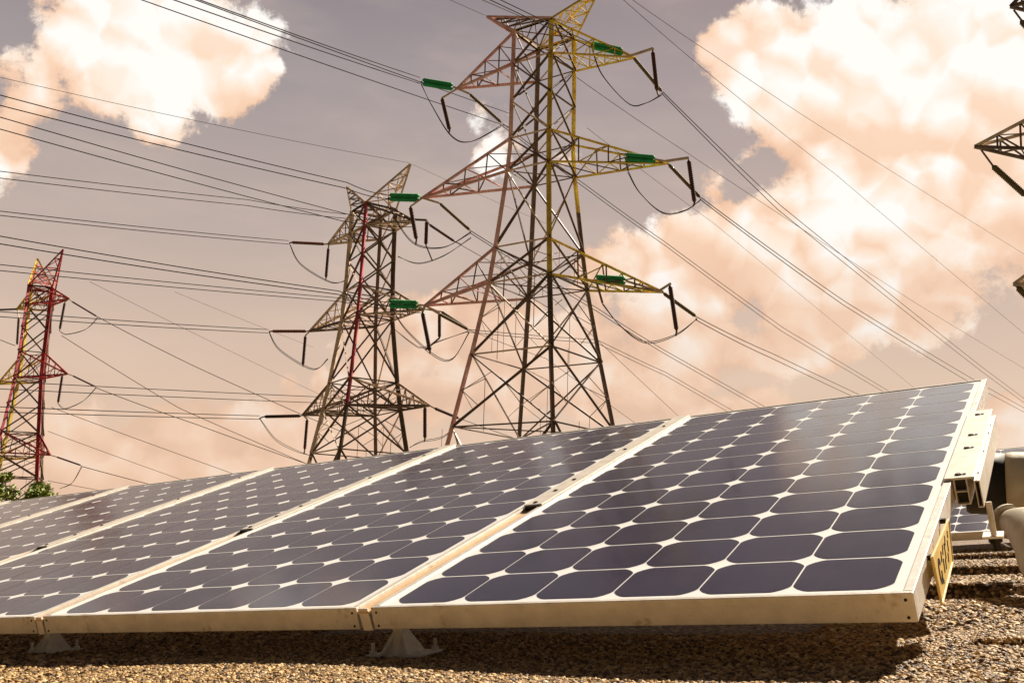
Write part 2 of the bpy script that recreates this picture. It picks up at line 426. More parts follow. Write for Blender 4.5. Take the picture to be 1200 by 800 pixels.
def pebble_material():
    mt = bpy.data.materials.new('pebble_stone'); mt.use_nodes = True
    k = NT(mt.node_tree); p = mt.node_tree.nodes['Principled BSDF']
    oi = k.node('ShaderNodeObjectInfo')
    c = k.ramp(oi.outputs['Random'], [(0, (.05, .028, .012)), (.22, (.17, .095, .035)), (.48, (.40, .24, .090)), (.76, (.58, .38, .155)), (.94, (.72, .53, .27)), (1, (.85, .73, .50))])
    t = k.node('ShaderNodeTexCoord').outputs['Object']
    k.set(p.inputs['Base Color'], k.mix(k.m('MULTIPLY', k.smooth(k.noise(t, 2.5, 5, .6), .4, .7), .35), c, (.12, .08, .045, 1)))
    p.inputs['Roughness'].default_value = .7
    return mt
M_pebble = pebble_material()
pebbles()

# ---------------------------------------------------------------- solar panels
CE = .1305
X0, X1, Y0, Y1, TH = -.809, .026, -.020, 1.586, .0365
def make_panel():
    root = empty('solar_panel', Matrix.Identity(4))
    lip, fl = .0125, .009
    b = MB()
    # frame: four hollow-looking sides with a lip over the glass
    b.box(X0, X1, Y0, Y0+fl, -TH, 0); b.box(X0, X1, Y1-fl, Y1, -TH, 0)
    b.box(X0, X0+lip, Y0+fl, Y1-fl, -TH, 0); b.box(X1-lip, X1, Y0+fl, Y1-fl, -TH, 0)
    # return flange at the back
    b.box(X0+lip, X1-lip, Y0+fl, Y0+.03, -TH, -TH+.002); b.box(X0+lip, X1-lip, Y1-.03, Y1-fl, -TH, -TH+.002)
    b.build('frame', M_frame, root, bevel=.0009)
    b = MB(); b.box(X0+lip, X1-lip, Y0+fl, Y1-fl, -.0075, -.0026); b.build('backsheet', M_back, root)
    b = MB(); h = CE/2-.0012; ch = .0240
    for i in range(6):
        for j in range(12):
            cx = -CE*(i+.5); cy = CE*(j+.5); pts = []; h = CE/2-.0012
            for (sx, sy) in ((1, 1), (-1, 1), (-1, -1), (1, -1)):
                # slightly rounded cut corner
                a = [(h, h-ch), (h-ch*.10, h-ch*.74), (h-ch*.38, h-ch*.38), (h-ch*.74, h-ch*.10), (h-ch, h)]
                a = [(x*sx, y*sy) for x, y in a]
                if sx*sy < 0: a = a[::-1]
                pts += a
            k = len(pts); b.add([(cx+x, cy+y*.972, -.0021) for x, y in pts], [tuple(range(k))])
    b.build('solar_cells', M_cell, root)
    for x in (X0+.010, X1-.010):
        for z in (-.0085, -.0305):
            b = MB(); b.revolve((x, Y0-.0016, z), (x, Y0+.0005, z), [(0, .0014), (.5, .0021), (1, .0021)], 10); b.build('corner_screw', M_bolt, root)
    b = MB(); b.box(-.47, -.34, 1.36, 1.46, -.030, -.0085); b.build('junction_box', M_black, root, bevel=.003)
    return root
PITCH = .8657
panel0 = make_panel()
panel0.matrix_world = MP
tag(panel0, 'nearest solar panel, rightmost of the front row, its right frame edge fully open', 'solar panel', 'solar panels in the front row')
labels = ['second solar panel from the right in the front row, between the two metal feet',
          'third solar panel from the right in the front row, left of the left foot',
          'fourth solar panel from the right in the front row, only its upper half in frame',
          'farthest solar panel of the front row, a thin sliver below the bush']
for i, lb in enumerate(labels):
    o = copy_tree(panel0); o.matrix_world = MP@Matrix.Translation((-PITCH*(i+1), 0, 0)); o['label'] = lb
o = copy_tree(panel0); o.matrix_world = MP@Matrix.Translation((-PITCH*5, 0, 0)); o['label'] = 'last solar panel at the far left end, beyond the photo edge'

# ---- joint rails between the panels
def make_joint():
    root = empty('joint_rail', Matrix.Identity(4)); xa, xb = X1+.001, X1+PITCH-(X1-X0)-.001
    b = MB()
    b.box(xa, xb, Y0, .585, -.0100, -.0065); b.build('channel_floor', M_orange, root)
    b = MB()
    x_, w_ = xa+.005, xb-xa-.009; y_ = Y0+.004
    b.add([(x_-.003, y_, -.002), (x_-.003+w_, y_, -.002), (x_+.004+w_, y_-.004, -.037), (x_+.004, y_-.004, -.037), (x_-.003, y_-.003, -.002), (x_-.003+w_, y_-.003, -.002), (x_+.004+w_, y_-.007, -.037), (x_+.004, y_-.007, -.037)], [(0, 1, 2, 3), (7, 6, 5, 4), (0, 4, 5, 1), (1, 5, 6, 2), (2, 6, 7, 3), (3, 7, 4, 0)])
    b.build('end_strap', M_rail, root)
    b = MB(); b.box(xa-.008, xb+.008, .585, Y1, .0006, .0042); b.build('cap_plate', M_rail, root, bevel=.0008)
    for y in (.60, .70, .80, 1.12, 1.42):
        b = MB(); b.revolve(((xa+xb)/2, y, .0042), ((xa+xb)/2, y, .0066), [(0, .0052), (.8, .0052), (1, .0042)], 6); b.build('bolt', M_bolt, root)
    b = MB(); b.box(xa, xb, .575, .585, -.008, .0035); b.build('end_clamp', M_bolt, root)
    return root
j0 = make_joint(); j0.matrix_world = MP@Matrix.Translation((-PITCH, 0, 0))
tag(j0, 'pale joint rail with ochre channel between the nearest and second solar panels', 'rail', 'joint rails between front row panels')
for i, lb in enumerate(['joint rail between the second and third solar panels, above the left metal foot',
                        'joint rail between the third and fourth solar panels, reaching the left photo edge',
                        'joint rail between the fourth and fifth solar panels at the far left',
                        'joint rail between the two leftmost solar panels']):
    o = copy_tree(j0); o.matrix_world = MP@Matrix.Translation((-PITCH*(i+2), 0, 0)); o['label'] = lb

# ---- metal feet
def make_foot():
    root = empty('panel_foot', Matrix.Identity(4))
    b = MB(); pl = [(-.044, -.028), (.048, -.028), (.048, .040), (-.044, .040)]
    b.prism(pl, 0, .004); b.build('base_plate', M_cast, root, bevel=.001)
    b = MB()
    # splayed hollow pyramid
    lo = [(-.024, -.018, .004), (.024, -.018, .004), (.024, .030, .004), (-.024, .030, .004)]
    hi = [(-.007, -.006, .036), (.008, -.006, .036), (.008, .012, .036), (-.007, .012, .036)]
    b.add(lo+hi, [(0, 1, 5, 4), (1, 2, 6, 5), (2, 3, 7, 6), (3, 0, 4, 7), (4, 5, 6, 7)])
    # ribs standing off the pyramid
    for x, sgn in ((-.012, -1), (.012, 1)):
        b.add([(x, -.022, .004), (x+.003, -.022, .004), (x+.003, -.034, .004), (x, -.034, .004), (x*.5, -.008, .030), (x*.5+.003, -.008, .030)],
              [(0, 3, 4), (1, 5, 2), (3, 2, 5, 4)])
    b.build('splayed_pedestal', M_cast, root)
    b = MB(); b.box(-.0085, .0095, -.008, .014, .036, .060); b.build('neck', M_cast, root, bevel=.001)
    for (x, y) in ((-.036, -.018), (.040, -.018), (-.036, .032), (.040, .032)):
        b = MB(); b.revolve((x, y, .004), (x, y, .020), [(0, .0055), (.28, .0055), (.30, .0026), (1, .0026)], 8); b.build('stud', M_cast, root)
    return root
foot0 = make_foot()
foot0.matrix_world = MG@Matrix.Translation((-.812, .060, 0))@Matrix.Rotation(RAD(4), 4, 'Z')@Matrix.Scale(1.15, 4)
tag(foot0, 'grey metal foot standing in shade under the seam of the nearest two panels', 'foot', 'metal feet carrying the panels')
o = copy_tree(foot0); o.matrix_world = MG@Matrix.Translation((-1.80, .085, 0))@Matrix.Rotation(RAD(-8), 4, 'Z')@Matrix.Scale(1.15, 4)
o['label'] = 'left grey metal foot under the seam of the second and third panels'

# ---- open end of the row: rail beams along the right edge
def end_beams():
    root = empty('box_beam', MP@Matrix.Translation((0, .515, 0)))
    tag(root, 'open ended box beam with four dark bolts along the right edge of the nearest panel', 'beam')
    b = MB(); y0, y1 = 0, .60
    b.box(.014, .062, y0, y1, .0008, .0045)                         # top flange
    b.build('top_flange', M_rail, root, bevel=.0008)
    b = MB(); t = .0022
    b.box(.028, .028+t, y0, y1, -.040, .0008); b.box(.050-t, .050, y0, y1, -.040, .0008)
    b.box(.028+t, .050-t, y0, y1, -.0205, -.0187); b.box(.028, .050, y0, y1, -.042, -.040)
    b.build('box_web', M_rail, root)
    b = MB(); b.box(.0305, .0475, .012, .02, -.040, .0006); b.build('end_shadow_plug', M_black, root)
    for y in (.022, .225, .34, .55):
        b = MB(); b.revolve((.036, y, .0045), (.036, y, .0070), [(0, .006), (.8, .006), (1, .004)], 6); b.build('bolt', M_bolt, root)
        b = MB(); b.revolve((.045, y, .0045), (.045, y, .0060), [(0, .0035), (1, .0035)], 6); b.build('bolt', M_bolt, root)
    r2 = empty('channel_beam', MP@Matrix.Translation((0, .44, 0)))
    tag(r2, 'tall pale channel beam right of the box beam with small bolt holes', 'beam')
    b = MB(); b.box(.0625, .0640, .05, .60, -.042, .004); b.box(.0640, .0695, .05, .60, .0015, .004); b.box(.0640, .0695, .05, .60, -.042, -.0395)
    b.box(.0695, .0712, .05, .60, -.042, .004)
    b.build('channel', M_rail, r2, bevel=.0006)
    for y in (.10, .26, .42, .50):
        b = MB(); b.revolve((.067, y, .004), (.067, y, .0050), [(0, .0018), (1, .0018)], 8); b.build('bolt', M_bolt, r2)
    r3 = empty('beam_post', MP@Matrix.Translation((.072, .56, -.052)))
    tag(r3, 'thin dark threaded post with plate under the channel beam', 'post')
    b = MB(); b.revolve((0, 0, 0), (0, -.01, -.055), [(0, .005), (1, .005)], 10); b.build('rod', M_cast, r3)
    b = MB(); b.box(-.018, .014, -.015, .015, -.060, -.056); b.build('plate', M_cast, r3)
    b = MB(); b.revolve((0, 0, -.060), (0, 0, -.085), [(0, .011), (.4, .011), (.45, .006), (1, .006)], 8); b.build('nut', M_bolt, r3)
end_beams()

# ---- yellow plate clipped to the panel's side
def warning_plate():
    M = MP@Matrix.Translation((.0345, 0, 0))
    root = empty('warning_plate', M); tag(root, 'yellow plate with black print hanging on the right side of the nearest panel', 'sign')
    yc = mat('yellow_enamel', (.80, .56, .16), .45, 0, .1, 40, dirt=((.45, .30, .10), 30, .62))
    # plate quad in the side plane (y, z)
    q = [(.100, .004), (.108, -.062), (.275, -.060), (.315, -.008)]
    b = MB(); v = [(0, y, z) for y, z in q]+[(.0022, y, z) for y, z in q]
    b.add(v, [(0, 1, 2, 3), (7, 6, 5, 4), (0, 4, 5, 1), (1, 5, 6, 2), (2, 6, 7, 3), (3, 7, 4, 0)]); b.build('plate', yc, root)
    b = MB(); X = .0024
    def st(pts, w=.005):
        for (a, c) in zip(pts[:-1], pts[1:]): b.bar((X, a[0], a[1]), (X, c[0], c[1]), w, mi=0)
    # black marks, too blurred in the photograph to read: a ring and two rows of short strokes
    ring = [(.146+.011*math.cos(t), -.030+.015*math.sin(t)) for t in np.linspace(.5, 2*math.pi-.2, 11)]
    st(ring, .0055); st([(.148, -.040), (.160, -.050)], .005)
    for (y, z, w_, h_) in ((.176, -.020, .004, .012), (.186, -.036, .003, .018), (.200, -.018, .006, .008), (.206, -.040, .004, .012),
                           (.220, -.026, .003, .020), (.236, -.016, .005, .009), (.240, -.042, .004, .010), (.256, -.030, .004, .014), (.272, -.018, .003, .008)):
        st([(y-w_, z-h_/2), (y+w_, z+h_/2)], .0042)
    for v_i, vv in enumerate(b.v): b.v[v_i] = (min(max(vv[0], .0023), .0030), vv[1], vv[2])
    b.build('lettering', M_bolt, root)
    b = MB(); yy = mat('yellow_enamel', (.8, .56, .16))
    for a, c in zip(q, q[1:]+q[:1]): b.bar((.0026, a[0], a[1]), (.0026, c[0], c[1]), .0018)
    b.build('rim', mat('pale_yellow_rim', (.85, .70, .35), .4, 0, .1, 30), root)
    for y in (.13, .30):
        b = MB(); b.box(-.0085, 0, y, y+.006, -.010, -.003); b.build('clip', M_bolt, root)
warning_plate()

# ---- second row of panels, seen under the pipe on the right
BR = 3.45
def back_row():
    for i in range(-3, 4):
        o = copy_tree(panel0)
        o.matrix_world = MG@Matrix.Translation((.02+i*PITCH, BR, HG))@MG.inverted()@MP@Matrix.Translation((0, 0, 0)) if False else \
            MG@Matrix.Translation((-.085+i*PITCH, BR, HG))@Matrix.Rotation(TILT, 4, 'X')
        o['group'] = 'solar panels in the back row'
        o['label'] = {0: 'back row solar panel glimpsed between the beam ends and the big pipe'}.get(i, 'solar panel of the back row, hidden behind the nearest panel or the pipe')
back_row()

# ---- big pale pipe with flange and elbow at the right photo edge
def pipe():
    M = MP
    paint = mat('dull_pipe_coating', (.60, .55, .43), .5, .25, .14, 9, .4, 60, dirt=((.26, .22, .13), 7, .52))
    D = 2.35
    root = empty('large_pipe', px(1180, 640, D)); tag(root, 'large cream pipe with weathered paint at the right photo edge', 'pipe')
    inv = root.matrix_world.inverted()
    def loc(p): return inv@Vector(p)
    b = MB()
    c0 = px(1178, 567, D); r = (px(1178, 530, D)-px(1178, 605, D)).length/2
    ax = (Vector((.88, -.47, -.03))).normalized(); c1 = c0+ax*1.6
    b.revolve(loc(c0), loc(c1), [(0, r*.93), (.004, r*.985), (.012, r), (.5, r*1.01), (1, r)], 48)
    b.build('pipe_body', paint, root, smooth=True)
    b = MB(); b.revolve(loc(c0-ax*.085), loc(c0+ax*.002), [(0, r*.90), (.1, r*.96), (1, r*.96)], 40); b.build('end_gasket_shade_fill', M_black, root, smooth=True)  # black gasket, lengthened to stand in for the shade beside the pipe
    # elbow dropping from the pipe towards the viewer
    e0 = px(1184, 611, D-.25); e1 = px(1220, 620, D-.40); e2 = px(1262, 655, D-.55); e3 = px(1282, 740, D-.65)
    pts = []
    for t in np.linspace(0, 1, 14):
        u = 1-t; pts.append(loc(e0*u**3+e1*3*u*u*t+e2*3*u*t*t+e3*t**3))
    rr = [.026+.050*min(1, t*1.8) for t in np.linspace(0, 1, 14)]
    b = MB(); b.tube(pts, rr, 28); b.build('elbow', paint, root, smooth=True)
    d = (e1-e0).normalized()
    for k_ in range(3):
        b = MB(); cc = c0+ax*(.10+.30*k_); b.revolve(loc(cc), loc(cc+ax*.018), [(0, r*1.0), (.15, r*1.045), (.85, r*1.045), (1, r*1.0)], 48); b.build('seam_band', paint, root)
    b = MB(); b.revolve(loc(e0-d*.012), loc(e0+d*.006), [(0, .034), (.15, .037), (.85, .037), (1, .034)], 28); b.build('flange', paint, root, smooth=False)
    b = MB()
    b.revolve(loc(c0-ax*.108+Vector((0, -.02, .03))), loc(c0-ax*.083+Vector((0, -.02, .03))), [(0, .012), (.3, .022), (.7, .022), (1, .015)], 16); b.build('valve_knob', M_black, root, smooth=True)
pipe()

# ---------------------------------------------------------------- pylons
def steel(name, c, **k): return mat(name, c, .55, .0, .30, 1.3, dirt=((.20, .11, .06), 2.3, .60), **k)
S_dark = steel('dark_weathered_steel', (.17, .115, .085))
S_pale = steel('pale_galvanised_steel', (.72, .56, .42))
S_yel = steel('yellow_pylon_paint', (.98, .64, .11))
S_pink = steel('faded_pink_pylon_paint', (1.0, .50, .47))
S_red = steel('crimson_pylon_paint', (.50, .055, .085))
S_ora = steel('red_orange_pylon_paint', (.60, .10, .07))
S_str = mat('brown_insulator_glass', (.085, .032, .026), .75, 0, .2, 3)
S_olv = mat('olive_insulator_glass', (.15, .11, .045), .75, 0, .2, 3)
S_grn = mat('green_insulator_glass', (.03, .38, .13), .75, 0, .2, 3)
S_rust = mat('rust_red_insulator_glass', (.24, .085, .055), .75, 0, .2, 3)
S_wire = mat('dark_aluminium_conductor', (.035, .028, .028), .9, 0, .1, 2, spec=.1)
MSET = [S_dark, S_pale, S_yel, S_pink, S_red, S_ora]
DK, PL, YE, PK, RD, OR = range(6)

def string_mesh(b, p, q, r, nd=20, core=.80):
    prof = [(0, r*.3)]
    for i in range(nd):
        t0 = .05+.9*i/nd; dt = .9/nd
        prof += [(t0, r*core), (t0+dt*.30, r), (t0+dt*.62, r*.95), (t0+dt*.75, r*core)]
    prof.append((1, r*.3)); b.revolve(p, q, prof, 9)

def catenary(p, q, sag, k=18):
    p = Vector(p); q = Vector(q)
    return [p.lerp(q, t)+Vector((0, 0, -4*sag*t*(1-t))) for t in [i/k for i in range(k+1)]]

def pylon(name, label, D, cx, cy, yprof, rot, arms, horns, lw, legmats, armmats, hornmats, zbase=0.0):
    """yprof: (pixel row, half diagonal in metres) from the top down; rot: turn of the square body"""
    c = px(cx, cy, D); H = Vector((c.x, c.y, 0))
    root = empty(name, H+Vector((0, 0, zbase))); tag(root, label, 'pylon', 'lattice power pylons')
    inv = Matrix.Translation(-(H+Vector((0, 0, zbase))))
    def z_of(y): return px(cx, y, D).z
    prof = [(z_of(y), r) for y, r in yprof]+[(zbase, None)]
    # flare goes on to the base
    (za, ra), (zb, rb) = prof[-3], prof[-2]
    prof[-1] = (zbase, rb+(rb-ra)*(zb-zbase)/(za-zb))
    zs = [p[0] for p in prof]
    def rad(z):
        for (z1, r1), (z2, r2) in zip(prof[:-1], prof[1:]):
            if z <= z1+1e-6 and z >= z2-1e-6: return r1+(r2-r1)*(z1-z)/(z1-z2)
        return prof[0][1]
    angs = [rot+RAD(a) for a in (180, -90, 0, 90)]       # left, front, right, back
    def cor(i, z): r = rad(z); return inv@Vector((H.x+r*math.cos(angs[i % 4]), H.y+r*math.sin(angs[i % 4]), z))
    for i in range(4):
        b = MB()
        for (z1, r1), (z2, r2) in zip(prof[:-1], prof[1:]):
            mi = legmats[i](z1, z2) if callable(legmats[i]) else legmats[i]
            b.bar(cor(i, z1), cor(i, z2), lw, lw*.22, up=(cor(i, z2)-inv@Vector((H.x, H.y, z2))), mi=mi)
        b.build('leg', MSET, root)
    # bracing: levels from the roots of the arms
    roots = [round(z_of(a[k]), 3) for a in arms for k in (2, 3)]
    lev = sorted(set([round(z, 3) for z in zs if z < min(roots)-1.5]+roots+[round(zs[0], 3)]), reverse=True)
    lev = [z for i, z in enumerate(lev) if i == 0 or lev[i-1]-z > .5]
    bays = []
    for z1, z2 in zip(lev[:-1], lev[1:]):
        wid = rad((z1+z2)/2)*1.45; k = max(1, round((z1-z2)/max(wid, .1)))
        if z2 <= zbase+1e-3: k = max(1, k)
        for j in range(k): bays.append((z1+(z2-z1)*j/k, z1+(z2-z1)*(j+1)/k))
    b = MB(); rnd = random.Random(name+label)
    aw = lw*.39
    for bi, (z1, z2) in enumerate(bays):
        big = rad(z2) > rad(zs[0])*1.5
        for i in range(4):
            A, B, A2, B2 = cor(i, z1), cor(i+1, z1), cor(i, z2), cor(i+1, z2)
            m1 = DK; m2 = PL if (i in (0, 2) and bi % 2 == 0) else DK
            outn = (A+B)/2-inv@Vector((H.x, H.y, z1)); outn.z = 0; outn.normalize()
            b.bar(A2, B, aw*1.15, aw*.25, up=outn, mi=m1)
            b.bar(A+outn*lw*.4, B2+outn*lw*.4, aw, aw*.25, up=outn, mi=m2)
            X = (A+B+A2+B2)/4
            if z1 in lev: b.bar(A, B, aw*.8, aw*.22, up=outn, mi=PL if i == 0 and bi < 8 else DK)
            if big:
                # redundant members
                for (P, Q, L1, L2) in ((A2, B, A, A2), (A, B2, B, B2), (A2, B, B, B2), (A, B2, A, A2)):
                    pm = P.lerp(Q, .27 if (P-L1).length+(P-L2).length < (Q-L1).length+(Q-L2).length else .73)
                    lm = L1.lerp(L2, .5); b.bar(pm, lm, aw*.38, aw*.12, up=outn, mi=rnd.choice((DK, DK, PL)))
                    if rnd.random() < .5: continue
                    b.bar(pm, Vector((pm.x, pm.y, A2.z if rnd.random() < .6 else A.z)), aw*.28, aw*.10, up=outn, mi=DK)
        if z1 in lev and bi % 2 == 0:
            b.bar(cor(0, z1), cor(2, z1), aw*.7, aw*.2, mi=DK); b.bar(cor(1, z1), cor(3, z1), aw*.7, aw*.2, mi=DK)
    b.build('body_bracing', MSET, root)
    # cross arms: side, tip pixel, root rows
    tips = []
    for ai, (side, tip, yu, yl, tD) in enumerate(arms):
        T = inv@px(tip[0], tip[1], tD)
        ia, ib = (0, 3) if side < 0 else (1, 2)
        zu, zl = z_of(yu), z_of(yl); m1, m2, m3 = armmats[ai]
        b = MB(); cw_ = lw*.55
        lowA, lowB, upA, upB = cor(ia, zl), cor(ib, zl), cor(ia, zu), cor(ib, zu)
        for P, mm in ((lowA, m1), (lowB, m1), (upA, m2), (upB, m2)): b.bar(P, T, cw_, cw_*.25, mi=mm)
        k = 4
        for (L_, U_) in ((lowA, upA), (lowB, upB)):
            for j in range(1, k):
                t = j/k; t2 = (j-1)/k
                b.bar(L_.lerp(T, t), U_.lerp(T, t), cw_*.5, cw_*.15, mi=m3)
                b.bar(L_.lerp(T, t2), U_.lerp(T, t), cw_*.5, cw_*.15, mi=m3 if j % 2 else m1)
        for j in range(k):
            t = j/k; t2 = (j+1)/k
            b.bar(lowA.lerp(T, t), lowB.lerp(T, t2), cw_*.5, cw_*.15, mi=m3); b.bar(lowA.lerp(T, t2), lowB.lerp(T, t2), cw_*.5, cw_*.15, mi=m1)
            b.bar(upA.lerp(T, t2), upB.lerp(T, t), cw_*.4, cw_*.15, mi=m3)
        b.build('crossarm', MSET, root)
    zt = zs[0]
    for hi_, (apex, hD, corners) in enumerate(horns):
        A = inv@px(apex[0], apex[1], hD); b = MB(); m1, m2 = hornmats[hi_]
        cs = [cor(i, zt) for i in corners]
        for i, P in enumerate(cs): b.bar(P, A, lw*.55, lw*.14, mi=m1)
        for a_ in range(len(cs)):
            P, Q = cs[a_], cs[(a_+1) % len(cs)]
            for j in range(1, 4):
                t = j/4; b.bar(P.lerp(A, t), Q.lerp(A, t), lw*.28, lw*.08, mi=m2); b.bar(P.lerp(A, t-.25), Q.lerp(A, t), lw*.28, lw*.08, mi=m2)
        for i in range(4): b.bar(cor(i, zt), cor(i+1, zt), lw*.6, lw*.15, mi=m1)
        b.build('earth_wire_peak', MSET, root)
    TIPS[root.name] = [inv@px(a[1][0], a[1][1], a[4]) for a in arms]
    return root, inv
TIPS = {}

def rig(root, inv, D, items):
    """insulator strings, posts and jumper loops bolted to a pylon; all pixels at the arm's own distance"""
    ends = []; loops = []; posts = []
    for it in items:
        kind, pts, Dd, r, mt = it
        P = [inv@px(x, y, Dd if not isinstance(Dd, (list, tuple)) else Dd[i]) for i, (x, y) in enumerate(pts)]
        if kind in ('string', 'twin'): ends.append((P[0], P[1]))
        if kind == 'post': posts += P
        b = MB()
        if kind == 'string': string_mesh(b, P[0], P[1], r); b.build('insulator_string', mt, root, smooth=True)
        elif kind == 'twin':
            for sg in (-.9, .9):
                o_ = Vector((0, 0, r*sg)); b = MB(); string_mesh(b, P[0]+o_, P[1]+o_, r, 20, .86); b.build('insulator_string', mt, root, smooth=True)
        elif kind == 'post': b.bar(P[0], P[1], r); b.build('jumper_bracket', mt, root)
        elif kind == 'loop':
            # smooth curve through the points
            Q = []
            for i in range(len(P)-1):
                p0 = P[max(i-1, 0)]; p1 = P[i]; p2 = P[i+1]; p3 = P[min(i+2, len(P)-1)]
                for j in range(7):
                    t = j/7; Q.append(.5*((2*p1)+(p2-p0)*t+(2*p0-5*p1+4*p2-p3)*t*t+(3*p1-p0-3*p2+p3)*t**3))
            Q.append(P[-1]); loops += Q; b.tube(Q, r, 6); b.build('jumper_loop', mt, root, smooth=True); b = MB()
            o2 = [q+Vector((0, .25, .16*math.sin(math.pi*i/(len(Q)-1)))) for i, q in enumerate(Q)]; b.tube(o2, r, 6)
            b.build('jumper_loop', mt, root, smooth=True)
    link_up(root, ends, loops, posts)

def link_up(root, ends, loops, posts):
    # yokes joining every string to its arm tip, and clamps joining it to the jumper loop
    for (p, q) in ends:
        near = min(TIPS[root.name]+posts, key=lambda t: min((t-p).length, (t-q).length))
        a = p if (near-p).length < (near-q).length else q; o = q if a is p else p
        if .12 < (near-a).length < 4.5:
            b = MB(); b.bar(near, a, .11); b.build('yoke', S_pale, root)
        if loops:
            l = min(loops, key=lambda t: (t-o).length)
            if .08 < (l-o).length < 2.2:
                b = MB(); b.bar(o, l, .10); b.build('clamp', S_dark, root)

def fade(top, bot, ysplit, cx, D):
    zs = px(cx, ysplit, D).z
    return lambda z1, z2: top if (z1+z2)/2 > zs else bot

# big pylon in the middle
DB = 60.0
BP, binv = pylon('lattice_pylon', 'tallest pylon in the centre, yellow right side and faded pink left side, green insulators', DB, 632, 300,
    [(40, 2.12), (75, 2.12), (120, 2.13), (175, 2.14), (201, 2.25), (245, 2.55), (292, 2.88), (334, 3.20), (420, 4.15), (505, 5.15)], RAD(10),
    [(-1, (536, 104), 42, 79, 61.6), (1, (745, 67), 42, 79, 58.4), (-1, (495, 232), 166, 204, 62.4), (1, (783, 191), 166, 204, 57.6),
     (-1, (498, 358), 294, 336, 62.3), (1, (777, 342), 294, 336, 57.7)],
    [((571, 20), 61.2, (0, 3, 1)), ((703, -14), 58.8, (3, 1, 2))],
    .27, [fade(PK, PK, 300, 640, DB), fade(YE, DK, 320, 640, DB), fade(YE, DK, 240, 640, DB), DK],
    [(PK, PK, DK), (YE, YE, YE), (PK, PK, DK), (YE, YE, DK), (PK, PK, DK), (YE, YE, DK)], [(PK, DK), (YE, YE)])
TW = .16
rig(BP, binv, DB, [
    ('twin', ((693, 53), (730, 61)), 58.4, TW, S_grn), ('string', ((742, 67), (776, 108)), (58.4, 60), .13, S_olv),
    ('post', ((738, 66), (765, 57)), 58.2, .14, S_pale), ('string', ((765, 60), (770, 107)), 58.2, .15, S_str),
    ('loop', ((694, 56), (706, 88), (737, 122), (757, 121), (776, 110)), 58.6, .025, S_wire),
    ('twin', ((495, 96), (531, 102)), 61.6, TW, S_grn), ('string', ((550, 110), (588, 144)), (61.6, 63), .12, S_olv),
    ('string', ((518, 115), (527, 153)), 61.4, .15, S_str), ('loop', ((493, 97), (506, 124), (529, 160), (552, 166), (587, 147)), 61.6, .025, S_wire),
    ('twin', ((733, 184), (768, 187)), 57.6, TW, S_grn), ('string', ((783, 192), (821, 232)), (57.6, 59), .13, S_olv),
    ('post', ((780, 189), (807, 185)), 57.4, .14, S_pale), ('string', ((807, 187), (814, 238)), 57.4, .15, S_str),
    ('loop', ((736, 200), (750, 226), (777, 250), (803, 247), (821, 234)), 57.8, .025, S_wire),
    ('twin', ((456, 231), (492, 232)), 62.4, TW, S_grn), ('string', ((515, 238), (551, 270)), (62.4, 64), .12, S_olv),
    ('string', ((481, 242), (488, 281)), 62.2, .15, S_str), ('loop', ((455, 234), (466, 262), (487, 287), (520, 290), (551, 272)), 62.4, .025, S_wire),
    ('twin', ((698, 327), (733, 329)), 57.7, TW, S_grn), ('string', ((777, 343), (816, 371)), (57.7, 59), .13, S_olv),
    ('post', ((772, 341), (786, 332)), 57.5, .14, S_pale), ('string', ((785, 334), (793, 388)), 57.5, .15, S_str),
    ('loop', ((706, 355), (728, 383), (757, 402), (792, 393), (816, 374)), 57.9, .025, S_wire),
    ('twin', ((456, 356), (490, 357)), 62.3, TW, S_grn), ('string', ((515, 368), (549, 386)), (62.3, 64), .12, S_olv),
    ('string', ((495, 366), (504, 412)), 62.1, .15, S_str), ('string', ((515, 366), (515, 396)), 63, .12, S_str),
    ('loop', ((458, 358), (474, 385), (508, 417), (530, 421), (549, 390)), 62.3, .025, S_wire),
])
# second pylon, left of the big one
DM = 85.0
MPY, minv = pylon('lattice_pylon', 'middle sized dark pylon with one crimson leg, left of the tallest pylon', DM, 433, 330,
    [(246, 2.12), (274, 2.12), (325, 2.2), (345, 2.28), (378, 2.40), (448, 3.15), (482, 3.6), (532, 4.4)], RAD(-12.5),
    [(-1, (385, 286), 248, 272, 87.5), (1, (484, 258), 248, 272, 82.5), (-1, (363, 388), 341, 376, 87.8), (1, (496, 362), 341, 376, 82.2),
     (-1, (355, 486), 449, 481, 87.8), (1, (503, 475), 449, 481, 82.2)],
    [((407, 219), 86.5, (0, 3, 1)), ((481, 192), 83.5, (3, 1, 2))],
    .33, [PL, fade(RD, DK, 472, 436, DM), DK, DK],
    [(PL, PL, DK), (PL, DK, PL), (DK, PL, PL), (PL, PL, DK), (DK, DK, PL), (DK, PL, DK)], [(PL, DK), (PL, PL)])
